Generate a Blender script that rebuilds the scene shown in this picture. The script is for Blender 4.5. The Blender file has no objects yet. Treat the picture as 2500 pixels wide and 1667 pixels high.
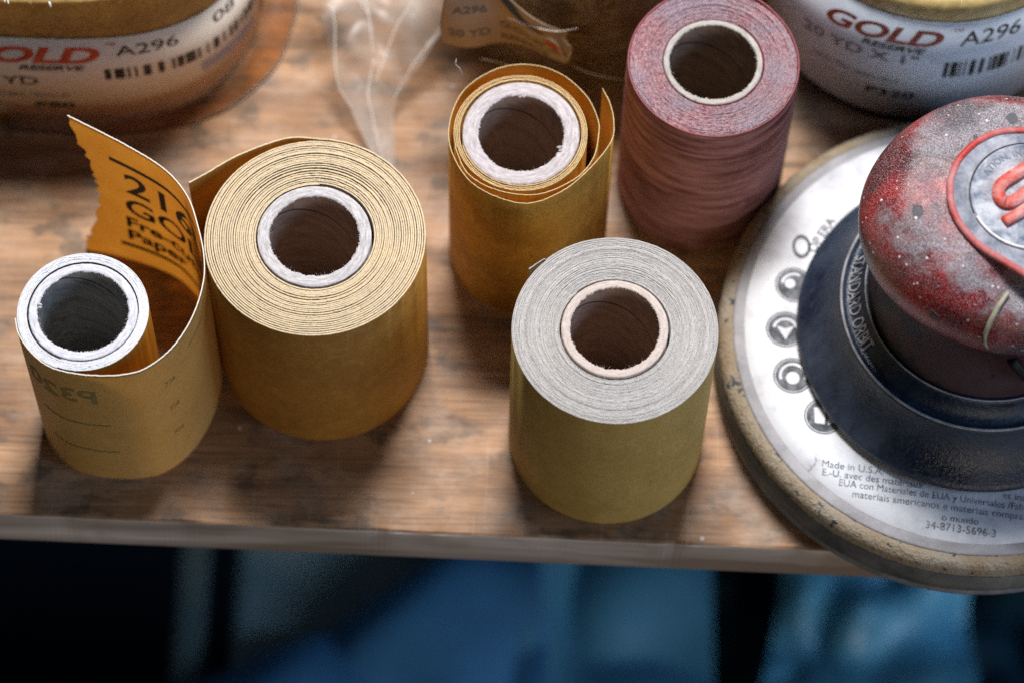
import bpy, bmesh, math, random
import numpy as np
from mathutils import Vector, Matrix
sc = bpy.context.scene
C = sc.collection
U = 0.001                                   # all shapes below are in millimetres
rng = np.random.default_rng(7)
random.seed(7)

# ---------------------------------------------------------------- camera
cam = bpy.data.cameras.new('camera'); co = bpy.data.objects.new('camera', cam); C.objects.link(co)
PITCH, ROLL = math.radians(63.7712), 0.0275477
fwd = Vector((0, math.cos(PITCH), -math.sin(PITCH)))
right = Vector((1, 0, 0)); up = Vector((0, math.sin(PITCH), math.cos(PITCH)))
r2 = math.cos(ROLL)*right + math.sin(ROLL)*up
u2 = -math.sin(ROLL)*right + math.cos(ROLL)*up
R = Matrix((r2, u2, -fwd)).transposed().to_4x4()
R.translation = Vector((0, -0.40247, 0.88689))
co.matrix_world = R
cam.lens = 114.93; cam.sensor_width = 36; cam.clip_start = 0.05; cam.clip_end = 60
cam.dof.use_dof = True; cam.dof.focus_distance = 0.922; cam.dof.aperture_fstop = 6.6; cam.dof.aperture_blades = 0
sc.camera = co

# ---------------------------------------------------------------- light
w = bpy.data.worlds.new('World'); sc.world = w; w.use_nodes = True
bg = w.node_tree.nodes['Background']; bg.inputs[0].default_value = (0.62, 0.78, 1.0, 1); bg.inputs[1].default_value = 0.03
def area(name, loc, target, size, size_y, power, col):
    l = bpy.data.lights.new(name, 'AREA'); l.shape = 'RECTANGLE'; l.size = size; l.size_y = size_y; l.energy = power; l.color = col
    o = bpy.data.objects.new(name, l); C.objects.link(o); o.location = loc
    o.rotation_euler = (Vector(target)-Vector(loc)).to_track_quat('-Z', 'Y').to_euler(); return o
area('window_light', (0.04, 0.55, 1.12), (0, 0.03, 0), 0.34, 0.24, 24.5, (1.0, 0.965, 0.93))
area('side_window_light', (0.95, -0.28, 0.55), (0.05, 0.0, 0.03), 0.45, 0.45, 4.0, (0.50, 0.70, 1.0))
area('room_light', (0.35, -1.05, 0.20), (0, 0, -0.08), 0.5, 0.3, 2.7, (1.0, 0.86, 0.70))
sc.view_settings.view_transform = 'Standard'; sc.view_settings.look = 'None'
sc.view_settings.exposure = 0.0; sc.view_settings.gamma = 1.0
sc.render.engine = 'CYCLES'
sc.cycles.use_denoising = False
sc.cycles.max_bounces = 10; sc.cycles.transparent_max_bounces = 16

# ---------------------------------------------------------------- materials
class G:
    def __init__(s, name):
        s.m = bpy.data.materials.new(name); s.m.use_nodes = True
        s.t = s.m.node_tree; s.b = s.t.nodes['Principled BSDF']; s.tc = None
    def N(s, typ, ins=None, **props):
        n = s.t.nodes.new(typ)
        for k, v in props.items(): setattr(n, k, v)
        for k, v in (ins or {}).items():
            s.set(n.inputs[k], v)
        return n
    def set(s, sock, v):
        if isinstance(v, bpy.types.NodeSocket): s.t.links.new(v, sock)
        elif isinstance(v, bpy.types.Node): s.t.links.new(v.outputs[0], sock)
        elif isinstance(v, tuple) and len(v) == 3 and sock.type == 'RGBA': sock.default_value = (*v, 1)
        else: sock.default_value = v
    def co(s):
        if not s.tc: s.tc = s.N('ShaderNodeTexCoord')
        return s.tc.outputs['Object']
    def math(s, op, a, b=0.0, c=0.0):
        return s.N('ShaderNodeMath', {0: a, 1: b, 2: c}, operation=op).outputs[0]
    def noise(s, scale, detail=4, rough=0.55, vec=None, dist=0.0):
        return s.N('ShaderNodeTexNoise', {'Vector': vec if vec is not None else s.co(), 'Scale': scale, 'Detail': detail, 'Roughness': rough, 'Distortion': dist}).outputs['Fac']
    def scaled(s, v3, vec=None, rot=(0, 0, 0)):
        return s.N('ShaderNodeMapping', {'Vector': vec if vec is not None else s.co(), 'Scale': v3, 'Rotation': rot}).outputs[0]
    def ramp(s, f, a, b, c0=0.0, c1=1.0):       # remap with clamp
        return s.N('ShaderNodeMapRange', {0: f, 1: a, 2: b, 3: c0, 4: c1}).outputs[0]
    def mix(s, f, a, b):
        n = s.t.nodes.new('ShaderNodeMix'); n.data_type = 'RGBA'
        s.set(n.inputs[0], f)
        s.set(n.inputs[6], a if not isinstance(a, tuple) else (*a, 1)); s.set(n.inputs[7], b if not isinstance(b, tuple) else (*b, 1))
        return n.outputs[2]
    def polar(s, ka, kr, kz):                    # seamless coordinates that run round the axis
        sx = s.N('ShaderNodeSeparateXYZ', {0: s.co()})
        x, y, z = sx.outputs
        r = s.math('SQRT', s.math('ADD', s.math('MULTIPLY', x, x), s.math('MULTIPLY', y, y)))
        return s.N('ShaderNodeCombineXYZ', {0: s.math('ADD', s.math('MULTIPLY', s.math('DIVIDE', x, r), ka), s.math('MULTIPLY', z, kz)),
                                            1: s.math('MULTIPLY', s.math('DIVIDE', y, r), ka), 2: s.math('MULTIPLY', r, kr)}).outputs[0]
    def bump(s, h, dist, strength=1.0, normal=None):
        ins = {'Height': h, 'Distance': dist, 'Strength': strength}
        if normal is not None: ins['Normal'] = normal
        return s.N('ShaderNodeBump', ins).outputs[0]
    def out(s, col, rough=0.6, spec=0.4, normal=None, **kw):
        s.set(s.b.inputs['Base Color'], col); s.set(s.b.inputs['Roughness'], rough)
        s.set(s.b.inputs['Specular IOR Level'], spec)
        if normal is not None: s.set(s.b.inputs['Normal'], normal)
        for k, v in kw.items(): s.set(s.b.inputs[k.replace('_', ' ')], v)
        return s.m

def m_edge(name, light, dark, tone2, k=1.0, spot=1600):   # paper edges of a wound roll
    g = G(name)
    v = g.polar(9, 5200, 60)
    a = g.noise(1.0, 3, 0.6, v)
    f = g.noise(spot, 3, 0.7)
    c = g.mix(g.ramp(a, .36, .62), tone2, light)
    c = g.mix(g.ramp(f, .56, .75, 0, .75*k), c, dark)
    c = g.mix(g.ramp(g.noise(120, 3), .45, .75, 0, .35), c, tone2)
    c = g.mix(g.ramp(g.noise(3000, 2, .8), .60, .66, 0, .55), c, (0.86, 0.84, 0.82))
    return g.out(c, .85, .2, g.bump(g.noise(2600, 3, .7), .0003, .7))
def m_grit(name, base, dark, light, sp=.35, rough=.62, k=0):
    g = G(name)
    f = g.noise(1900, 4, .75); b = g.noise(55, 5, .6); c2 = g.noise(230, 4, .65)
    c = g.mix(g.ramp(b, .30, .60, .35, 1), dark, base)
    c = g.mix(g.ramp(c2, .48, .70, 0, .35), c, light)
    scf = g.noise(1.0, 3, .6, g.scaled((60, 60, 900)))
    c = g.mix(g.ramp(scf, .60, .70, 0, .22), c, light)
    c = g.mix(g.ramp(f, .49, .60, 0, .75), c, tuple(x*.72 for x in dark))
    c = g.mix(g.ramp(g.noise(3300, 2, .6), .66, .74, 0, .6), c, light)
    m_ = g.out(c, rough, sp, g.bump(f, .00022, .55))
    return thin(g, m_, (1.0, .72, .38), k) if k else m_
def thin(g, mat_, col, k):            # paper lets some light through
    t = g.t; o_ = t.nodes['Material Output']; tr = g.N('ShaderNodeBsdfTranslucent', {'Color': col})
    mx = g.N('ShaderNodeMixShader', {0: k, 1: g.b.outputs[0], 2: tr}); t.links.new(mx.outputs[0], o_.inputs['Surface']); return mat_
def m_back(name, base, dark, rough=.55):
    g = G(name)
    c = g.mix(g.ramp(g.noise(90, 5, .65), .35, .7), dark, base)
    c = g.mix(g.ramp(g.noise(900, 3, .7), .55, .8, 0, .3), c, dark)
    return thin(g, g.out(c, rough, .35, g.bump(g.noise(400, 4), .0002, .4)), c, .6)
def m_card(name, c1, c2, seam=None):
    g = G(name)
    f = g.noise(1.0, 4, .65, g.polar(5, 2600, 420)); h = g.noise(1500, 4, .75)
    c = g.mix(g.ramp(f, .35, .68), c2, c1)
    c = g.mix(g.ramp(h, .56, .75, 0, .5), c, c2)
    if seam is not None:
        sx = g.N('ShaderNodeSeparateXYZ', {0: g.co()}); x, y, z = sx.outputs
        a = g.math('ARCTAN2', y, x)
        t = g.math('SUBTRACT', g.math('MULTIPLY', a, 0.008), g.math('SUBTRACT', z, seam))
        l = g.math('ABSOLUTE', t)
        c = g.mix(g.ramp(l, .00015, .00055, .85, 0), c, (0.015, 0.012, 0.01))
    return g.out(c, .95, .12, g.bump(h, .00022, .8))
def m_plain(name, col, rough=.6, spec=.3, vary=.2, scale=600, bump=.0001, **kw):
    g = G(name)
    n = g.noise(scale, 4, .65)
    c = g.mix(g.ramp(n, .3, .75, 0, 1), tuple(x*(1-vary) for x in col), tuple(min(1, x*(1+vary)) for x in col))
    return g.out(c, rough, spec, g.bump(n, bump, .5), **kw)

def m_wood(name, front=False):
    g = G(name)
    warp = g.noise(5, 3, .5)
    v = g.scaled((7, 110, 70), rot=(0, 0, -.012))
    wv = g.N('ShaderNodeVectorMath', {0: v, 1: g.N('ShaderNodeCombineXYZ', {1: g.math('MULTIPLY', warp, 3.2)}).outputs[0]}, operation='ADD').outputs[0]
    gr = g.noise(1.0, 7, .66, wv, .35)
    fine = g.noise(1.0, 5, .7, g.scaled((35, 1100, 700), rot=(0, 0, -.012)))
    wide = g.noise(1.0, 3, .5, g.scaled((5, 34, 34), rot=(0, 0, -.012)), .6)
    if not front:
        lightc, mid, dk = (0.51, 0.295, 0.160), (0.25, 0.128, 0.060), (0.050, 0.026, 0.015)
        c = g.mix(g.ramp(gr, .34, .62), mid, lightc)
        c = g.mix(g.ramp(wide, .46, .60, 0, .85), c, mid)
        c = g.mix(g.ramp(gr, .30, .42, .8, 0), c, dk)
        c = g.mix(g.ramp(fine, .48, .62, 0, .45), c, dk)
        blot = g.noise(38, 5, .62, None, .5)
        c = g.mix(g.ramp(blot, .50, .66, 0, .6), c, (0.145, 0.115, 0.095))
        blot2 = g.noise(62, 4, .6, g.scaled((1, 1.5, 1)))
        c = g.mix(g.ramp(blot2, .54, .64, 0, .65), c, (0.065, 0.050, 0.040))
        por = g.noise(1.0, 3, .7, g.scaled((160, 2300, 900), rot=(0, 0, -.012)))
        c = g.mix(g.ramp(por, .60, .68, 0, .35), c, (0.045, 0.03, 0.02))
        scr = g.noise(1.0, 2, .5, g.scaled((1500, 22, 50), rot=(0, 0, -.5)))
        c = g.mix(g.ramp(scr, .67, .72, 0, .18), c, (0.66, 0.50, 0.38))
        dustm = g.noise(30, 6, .7, g.scaled((1.2, 2.4, 1)))
        c = g.mix(g.ramp(dustm, .50, .74, 0, .45), c, (0.60, 0.46, 0.35))
        sp = g.N('ShaderNodeTexVoronoi', {'Vector': g.co(), 'Scale': 75.0}).outputs['Distance']
        c = g.mix(g.ramp(sp, .035, .06, .55, 0), c, (0.7, 0.68, 0.7))
        ro = g.ramp(g.noise(60, 4), .3, .7, .42, .66)
        return g.out(c, ro, .35, g.bump(g.math('ADD', gr, g.math('MULTIPLY', fine, .5)), .0005, .5))
    c = g.mix(g.ramp(wide, .40, .60), (0.27, 0.21, 0.175), (0.64, 0.58, 0.55))
    c = g.mix(g.ramp(g.noise(28, 4, .6), .5, .7, 0, .6), c, (0.23, 0.15, 0.10))
    c = g.mix(g.ramp(fine, .5, .75, 0, .3), c, (0.12, 0.10, 0.09))
    return g.out(c, .8, .25, g.bump(gr, .0004, .5))

def m_film(name, alpha=.10, tint=(1, .97, .92), rough=.12, bs=160, bd=.004, facing=.6, haze=.0):
    g = G(name); t = g.t
    gl = g.N('ShaderNodeBsdfGlossy', {'Color': (1, 1, 1), 'Roughness': rough})
    tr = g.N('ShaderNodeBsdfTransparent', {'Color': tint})
    h = g.noise(bs, 4, .55, None, .8)
    ridge = g.math('ABSOLUTE', g.math('SUBTRACT', h, .5))
    nrm = g.bump(ridge, bd, 1.0)
    g.set(gl.inputs['Normal'], nrm)
    lw = g.N('ShaderNodeLayerWeight', {'Blend': .35, 'Normal': nrm})
    f = g.math('ADD', g.math('MULTIPLY', lw.outputs['Fresnel'], facing), alpha)
    di = g.N('ShaderNodeBsdfDiffuse', {'Color': (.85, .83, .8)})
    a = g.N('ShaderNodeMixShader', {0: f, 1: tr, 2: gl})
    fh = g.ramp(g.noise(bs*.35, 5, .65, None, .6), .42, .75, 0, haze)
    b = g.N('ShaderNodeMixShader', {0: fh, 1: a, 2: di})
    t.links.new(b.outputs[0], t.nodes['Material Output'].inputs['Surface'])
    return g.m

# ---------------------------------------------------------------- object helpers
def mesh(name, V, F, mats, idx=None, smooth=True):
    me = bpy.data.meshes.new(name)
    me.from_pydata((np.asarray(V, float)*U).tolist(), [], F if isinstance(F, list) else F.tolist())
    for m in (mats if isinstance(mats, (list, tuple)) else [mats]): me.materials.append(m)
    if idx is not None: me.polygons.foreach_set('material_index', np.asarray(idx, np.int32))
    if smooth: me.polygons.foreach_set('use_smooth', np.ones(len(me.polygons), bool))
    me.update(); return me
def obj(name, V, F, mats, parent=None, idx=None, smooth=True, label=None):
    o = bpy.data.objects.new(name, mesh(name, V, F, mats, idx, smooth)); C.objects.link(o)
    if parent is not None: o.parent = parent
    if label: o['label'] = label
    return o
def thing(name, label, cat, x, y, z=0, group=None):
    o = bpy.data.objects.new(name, None); C.objects.link(o); o.empty_display_size = .02
    o.location = (x*U, y*U, z*U); o['label'] = label; o['category'] = cat
    if group: o['group'] = group
    return o
def grid_faces(n, m, close_n=False, off=0):       # n stations x m rows
    F = []
    for i in range(n if close_n else n-1):
        a = off+i*m; b = off+((i+1) % n)*m
        F += [(a+j, b+j, b+j+1, a+j+1) for j in range(m-1)]
    return F
def sm(x, k):                                     # smooth 1-D periodic noise table
    ph = rng.uniform(0, 6.28, 12)
    return sum(np.sin(x*(i+1)*k+ph[i])/(i+1)**.7 for i in range(12))/3.0
def vn(P, scale, seed=0):                         # cheap smooth 3-D noise from summed sines
    r = np.random.default_rng(seed); P = np.asarray(P)*scale; s = np.zeros(len(P))
    for i in range(14):
        d = r.normal(size=3); d /= np.linalg.norm(d); f = r.uniform(.6, 2.6)
        s += np.sin(P@d*f*2+r.uniform(0, 6.28))/f
    return s/4.0
def catmull(P, n=12):
    P = np.asarray(P, float); Q = np.vstack([2*P[0]-P[1], P, 2*P[-1]-P[-2]]); out = []
    for i in range(1, len(Q)-2):
        p0, p1, p2, p3 = Q[i-1:i+3]
        for t in np.linspace(0, 1, n, endpoint=False):
            out.append(.5*((2*p1)+(-p0+p2)*t+(2*p0-5*p1+4*p2-p3)*t*t+(-p0+3*p1-3*p2+p3)*t**3))
    out.append(P[-1]); return np.array(out)
def resample(P, step):
    d = np.r_[0, np.cumsum(np.linalg.norm(np.diff(P, axis=0), axis=1))]
    s = np.linspace(0, d[-1], max(2, int(d[-1]/step)+1))
    return np.stack([np.interp(s, d, P[:, k]) for k in range(2)], 1), s
def normals(P):
    T = np.gradient(P, axis=0); T /= np.linalg.norm(T, axis=1)[:, None]+1e-9
    return np.stack([T[:, 1], -T[:, 0]], 1)      # outward for a counter-clockwise path

def lathe(prof, n=192, wob=None, close=False):    # prof: list of (r, z); wob(theta, k) -> (dr, dz)
    th = np.linspace(0, 2*np.pi, n, endpoint=False); m = len(prof); V = np.zeros((n, m, 3))
    for k, (r, z) in enumerate(prof):
        dr, dz = wob(th, k) if wob else (0, 0)
        V[:, k, 0] = (r+dr)*np.cos(th); V[:, k, 1] = (r+dr)*np.sin(th); V[:, k, 2] = z+dz
    F = []
    for i in range(n):
        a, b = i*m, ((i+1) % n)*m
        for j in range(m if close else m-1):
            k = (j+1) % m
            F.append((a+j, a+k, b+k, b+j))
    return V.reshape(-1, 3), F
def mat_rows(n, rows): return [r for _ in range(n) for r in rows]

def wound(name, parent, r0, r1, turns, t, h, mats, end_deg, tail=None, var=.25, zj=.16, st=140, wob=.12, fray=.06, tail_in=None):
    """one strip of abrasive paper wound up as a real spiral, then its loose tail"""
    n = int(turns*st); phi = np.linspace(0, 2*np.pi*turns, n+1)
    d = np.clip(1+rng.normal(0, var, int(turns)+2), .55, 1.9); kn = np.r_[0, np.cumsum(d)]
    kn = kn/np.interp(turns, np.arange(len(kn)), kn)
    r = r0+t/2+(r1-r0-t)*np.interp(phi/(2*np.pi), np.arange(len(kn)), kn)
    ang = phi-2*np.pi*turns+math.radians(end_deg)
    r = r+wob*(sm(ang, 1)*.5)*(phi/phi[-1])
    P = np.stack([r*np.cos(ang), r*np.sin(ang)], 1)
    if tail is not None:
        T, _ = resample(catmull(np.vstack([P[-1], tail])), .6); P = np.vstack([P, T[1:]])
    Nn = normals(P); L = len(P)
    turn = np.r_[phi/(2*np.pi), np.full(L-len(phi), turns)]
    zt = h+zj*np.interp(turn, np.arange(int(turns)+3), rng.normal(0, 1, int(turns)+3))*1.0 + fray*rng.normal(0, 1, L) + .12*sm(turn*6.28, .37)
    th = t*(1+.08*rng.normal(0, 1, L))
    z0 = np.zeros(L)
    A = np.zeros((L, 6, 3)); I, O = P-Nn*(t/2), P+Nn*(th/2)[:, None]
    Om = P+Nn*(t*.12)
    A[:, 0, :2] = I; A[:, 0, 2] = z0
    A[:, 1, :2] = I; A[:, 1, 2] = zt-.10
    A[:, 2, :2] = P-Nn*(t*.3); A[:, 2, 2] = zt
    A[:, 3, :2] = Om; A[:, 3, 2] = zt+fray*rng.normal(0, 1, L)
    A[:, 4, :2] = O; A[:, 4, 2] = zt-.14
    A[:, 5, :2] = O; A[:, 5, 2] = z0
    F = []; idx = []
    for i in range(L-1):
        a, b = i*6, i*6+6
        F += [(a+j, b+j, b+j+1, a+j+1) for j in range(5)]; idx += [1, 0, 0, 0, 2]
    e = (L-1)*6; F.append((e, e+1, e+2, e+3, e+4, e+5)); idx.append(0); F.append((5, 4, 3, 2, 1, 0)); idx.append(0)
    if tail_in:
        mats = list(mats)+[tail_in]; c0 = len(phi)-int(st*.35)
        idx = [3 if (v == 1 and k//5 >= c0) else v for k, v in enumerate(idx)]
    return obj(name, A.reshape(-1, 3), F, mats, parent, idx)

def hairs(n, ring_r, z, rad, length, inward=True, zr=.3, seed=1):
    r = np.random.default_rng(seed); V = []; F = []
    for k in range(n):
        a = r.uniform(0, 6.283); p = np.array([ring_r*math.cos(a), ring_r*math.sin(a), z+r.uniform(-zr, zr)])
        d = np.array([-math.cos(a), -math.sin(a), r.uniform(-.2, .8)])*(1 if inward else -1); d[2] = abs(d[2]); d += r.normal(0, .5, 3)
        d /= np.linalg.norm(d); l = length*r.uniform(.4, 1.4); q = r.normal(0, .35, 3)
        pts = [p, p+d*l*.5+q*l*.15, p+d*l+q*l*.6]; b = len(V)
        for i, c in enumerate(pts):
            rr = rad*(1-.35*i)
            for m in range(3):
                t = m*2.094; V.append(c+rr*np.array([math.cos(t), math.sin(t)*.7, math.sin(t)*.7]))
        for i in range(2):
            for m in range(3): F.append((b+i*3+m, b+i*3+(m+1) % 3, b+i*3+3+(m+1) % 3, b+i*3+3+m))
    return V, F

def core(parent, ri, ro, h, mat_top, mat_in, seed=1, lump=None):
    rs = np.random.default_rng(seed)
    rad = [ro, ro, ro-.15, ro*.75+ri*.25, (ro+ri)/2, ro*.25+ri*.75, ri+.1, ri, ri-.0, ri, ri, ri]
    z = [0, h-.25, h, h+.05, h+.02, h+.05, h-.05, h-.3, h-1.2, h-6, h*.5, 0]
    jag = [0, .05, .08, .12, .12, .14, .22, .26, .06, .02, 0, 0]
    n = 260
    def wob(th, k):
        return jag[k]*rs.normal(0, .55, n)+jag[k]*sm(th, 3)+.12*np.sin(2*th+seed)*(1 if k > 5 else .4), (.05*rs.normal(0, 1, n) if 1 < k < 7 else 0)
    V, F = lathe(list(zip(rad, z)), n, wob)
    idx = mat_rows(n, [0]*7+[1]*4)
    hv, hf = hairs(60, ri, h-.1, .05, .6, True, seed=seed)
    off = len(V); F += [tuple(i+off for i in f) for f in hf]; idx += [0]*len(hf)
    V = np.vstack([V, hv])
    for (deg, rr, size) in (lump or []):                        # torn tufts of cardboard
        a = math.radians(deg)
        c = np.array([rr*math.cos(a), rr*math.sin(a), h+.15]); off = len(V)
        lv, lf = [], []
        for i in range(7):
            for j in range(10):
                u, v = math.pi*i/6, 2*math.pi*j/10
                lv.append(c+size*np.array([math.sin(u)*math.cos(v), math.sin(u)*math.sin(v)*.7, math.cos(u)*.6])*(1+rs.normal(0, .22)))
        for i in range(6):
            for j in range(10): lf.append((off+i*10+j, off+i*10+(j+1) % 10, off+i*10+10+(j+1) % 10, off+i*10+10+j))
        V = np.vstack([V, lv]); F += lf; idx += [0]*len(lf)
    return obj('cardboard_core', V, F, [mat_top, mat_in], parent, idx)

_font = {}
def text_geo(s, size, bold=0.0, shear=0.0, space=1.0, step=None, wide=1.0):
    c = bpy.data.curves.new('lettering', 'FONT'); c.body = s; c.size = 1.0; c.offset = bold; c.shear = shear
    c.space_character = space; c.resolution_u = 4; c.fill_mode = 'FRONT' if hasattr(c, 'fill_mode') else c.fill_mode
    o = bpy.data.objects.new('tmp', c); C.objects.link(o)
    me = bpy.data.meshes.new_from_object(o.evaluated_get(bpy.context.evaluated_depsgraph_get()))
    bpy.data.objects.remove(o); bpy.data.curves.remove(c)
    bm = bmesh.new(); bm.from_mesh(me); bpy.data.meshes.remove(me)
    for v in bm.verts: v.co = Vector((v.co.x*size*wide, v.co.y*size, 0))
    bmesh.ops.triangulate(bm, faces=bm.faces[:])
    if step:
        xs = [v.co.x for v in bm.verts]; x = min(xs)+step
        while x < max(xs):
            bmesh.ops.bisect_plane(bm, geom=bm.verts[:]+bm.edges[:]+bm.faces[:], plane_co=(x, 0, 0), plane_no=(1, 0, 0)); x += step
    bm.verts.index_update()
    V = np.array([v.co[:] for v in bm.verts]); F = [tuple(v.index for v in f.verts) for f in bm.faces]; bm.free()
    return V, F
def lettering(parent, s, size, mapf, mat, name='lettering', fit=None, **kw):
    V, F = text_geo(s, size, **kw)
    if fit:
        V[:, 0] -= V[:, 0].min(); V[:, 0] *= fit/V[:, 0].max()
    P = mapf(V[:, 0], V[:, 1])
    return obj(name, P, F, mat, parent, smooth=False)
def bars(widths, h, step=1.2):
    V, F = [], []; x = 0
    for i, wd in enumerate(widths):
        if i % 2 == 0:
            k = max(1, int(wd/step)+1)
            for j in range(k):
                a, b = x+wd*j/k, x+wd*(j+1)/k; o = len(V)
                V += [(a, 0), (b, 0), (b, h), (a, h)]; F.append((o, o+1, o+2, o+3))
        x += wd
    return np.array(V), F
def tube(path, rad, n=8, closed=False):
    P = np.asarray(path, float); L = len(P); V = []
    for i in range(L):
        a = P[(i-1) % L] if closed or i > 0 else P[i]; b = P[(i+1) % L] if closed or i < L-1 else P[i]
        t = (b-a)/np.linalg.norm(b-a); s = np.cross(t, [0, 0, 1.0]); 
        if np.linalg.norm(s) < 1e-4: s = np.array([1.0, 0, 0])
        s /= np.linalg.norm(s); q = np.cross(s, t)
        r = rad[i] if hasattr(rad, '__len__') else rad
        for k in range(n):
            u = 2*math.pi*k/n; V.append(P[i]+r*(math.cos(u)*s+math.sin(u)*q))
    F = []
    for i in range(L if closed else L-1):
        a, b = i*n, ((i+1) % L)*n
        for k in range(n): F.append((a+k, a+(k+1) % n, b+(k+1) % n, b+k))
    if not closed: F += [tuple(range(n))[::-1], tuple((L-1)*n+k for k in range(n))]
    return V, F
def box_geo(x0, x1, y0, y1, z0, z1):
    V = [(x, y, z) for x in (x0, x1) for y in (y0, y1) for z in (z0, z1)]
    return V, [(0, 1, 3, 2), (4, 6, 7, 5), (0, 4, 5, 1), (2, 3, 7, 6), (0, 2, 6, 4), (1, 5, 7, 3)]
def single(o, label, cat, group=None, kind=None):
    o['label'] = label
    if kind: o['kind'] = kind
    else: o['category'] = cat
    if group: o['group'] = group
    return o

# ---------------------------------------------------------------- the shelf
mw, mwf = m_wood('weathered_wood'), m_wood('weathered_wood_edge', True)
nx, ny = 520, 60
xs = np.linspace(-420, 420, nx)
def front(x): return -29.6-(x/100)*1.78
V = []; prof = [(0, -18.0), (0, -1.0), (.35, -.35), (1.0, 0.0)]
rows = [(d, z) for d, z in prof]+[(d, 0) for d in np.linspace(6, 400, 40)]+[(400, -18.0)]
A = np.zeros((nx, len(rows), 3))
for j, (d, z) in enumerate(rows):
    A[:, j, 0] = xs; A[:, j, 1] = front(xs)+d; A[:, j, 2] = z
    if j in (1, 2): A[:, j, 2] += .22*sm(xs*.05, 1.7)
    if j in (1, 2, 3):
        for cx_, w_, d_ in ((-96, 5, 1.1), (-38, 3, .8), (13, 6, .9), (49, 2.5, 1.2), (84, 4, .8), (-131, 4, .9)):
            A[:, j, 2] -= d_*(4-j)/3*np.exp(-((xs-cx_)/w_)**2); A[:, j, 1] += .5*d_*np.exp(-((xs-cx_)/w_)**2)
F = grid_faces(nx, len(rows)); idx = []
for i in range(nx-1): idx += [1, 1]+[0]*(len(rows)-4)+[1]
m = len(rows)
F += [(i*m, i*m+m-1, (i+1)*m+m-1, (i+1)*m) for i in range(nx-1)]; idx += [1]*(nx-1)
F += [tuple(range(m))[::-1], tuple((nx-1)*m+k for k in range(m))]; idx += [1, 1]
o = obj('wooden_shelf', A.reshape(-1, 3), F, [mw, mwf], None, idx, smooth=False)
single(o, 'stained brown wooden shelf board that carries the rolls and the sander', 'shelf')

# ---------------------------------------------------------------- sandpaper rolls
GRP = 'opened sandpaper rolls standing on the shelf'
card_w = m_card('cardboard_white', (0.68, 0.66, 0.68), (0.36, 0.34, 0.355))
card_g = m_card('cardboard_white_cool', (0.78, 0.79, 0.86), (0.46, 0.46, 0.52))
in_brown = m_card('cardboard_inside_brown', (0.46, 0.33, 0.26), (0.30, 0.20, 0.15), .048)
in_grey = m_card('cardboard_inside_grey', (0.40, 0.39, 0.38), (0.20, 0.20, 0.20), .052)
core_beige = m_card('cardboard_beige', (0.66, 0.58, 0.54), (0.45, 0.38, 0.35))
ink = m_plain('black_ink', (0.010, 0.010, 0.010), .5, .3, .2)
ghost = m_plain('show_through_ink', (0.25, 0.195, 0.08), .7, .2, .25)
back_or = m_back('orange_paper_backing', (0.95, 0.60, 0.13), (0.82, 0.45, 0.08))

# big gold roll
T = thing('sandpaper_roll', 'fat gold sandpaper roll with clearly separate layers and a short orange flap at upper left', 'sandpaper roll', -56.7, 31.5, 0, GRP)
m_gap_shade = m_plain('inner_gap_shade', (0.12, 0.075, 0.035))  # inner faces painted dark as the shade between the turns
gold_edge = m_edge('gold_paper_edge', (0.78, 0.62, 0.38), (0.20, 0.14, 0.07), (0.60, 0.50, 0.37), 1.3)
gold_grit = m_grit('gold_grit', (0.42, 0.195, 0.030), (0.28, 0.115, 0.016), (0.56, 0.33, 0.08))
tail = np.array([(-63.6, 63.3), (-69.9, 61.7), (-80.2, 56.7), (-88.2, 51.0), (-93.3, 47.5)])-np.array([-56.7, 31.5])
wound('wound_paper', T, 16.4, 31.7, 24, .51, 70, [gold_edge, m_gap_shade, gold_grit], 88, tail, var=.14, zj=.3, tail_in=back_or)
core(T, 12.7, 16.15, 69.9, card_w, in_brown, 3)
V, F = box_geo(-.2, .2, -1.2, 1.2, -1.6, 1.6); a = math.radians(30)
def mp(P): P = np.array(P); return np.stack([P[:, 0]*math.cos(a)*0+P[:, 1]*math.cos(a)-24.5, P[:, 1]*math.sin(a)+25.0+P[:, 0]*.3, P[:, 2]+66], 1)
obj('printed_mark', mp(V), F, ink, T, smooth=False)

# grey roll in front
T = thing('sandpaper_roll', 'olive yellow sandpaper roll with dusty grey top, nearest the shelf edge beside the sander', 'sandpaper roll', 28.6, 4.6, 0, GRP)
grey_edge = m_edge('dusty_paper_edge', (0.60, 0.585, 0.585), (0.10, 0.095, 0.095), (0.43, 0.415, 0.41), 1.25, 2100)
olive = m_grit('olive_paper', (0.50, 0.345, 0.105), (0.36, 0.23, 0.06), (0.60, 0.45, 0.19), .3, .6)
tail = np.array([(8.2, 26.1), (4.2, 22.9)])-np.array([28.6, 4.6])
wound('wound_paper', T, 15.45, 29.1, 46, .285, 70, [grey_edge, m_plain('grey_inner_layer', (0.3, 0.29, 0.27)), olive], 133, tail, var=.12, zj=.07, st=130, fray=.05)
core(T, 12.6, 15.0, 70.7, core_beige, in_brown, 5)

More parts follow.
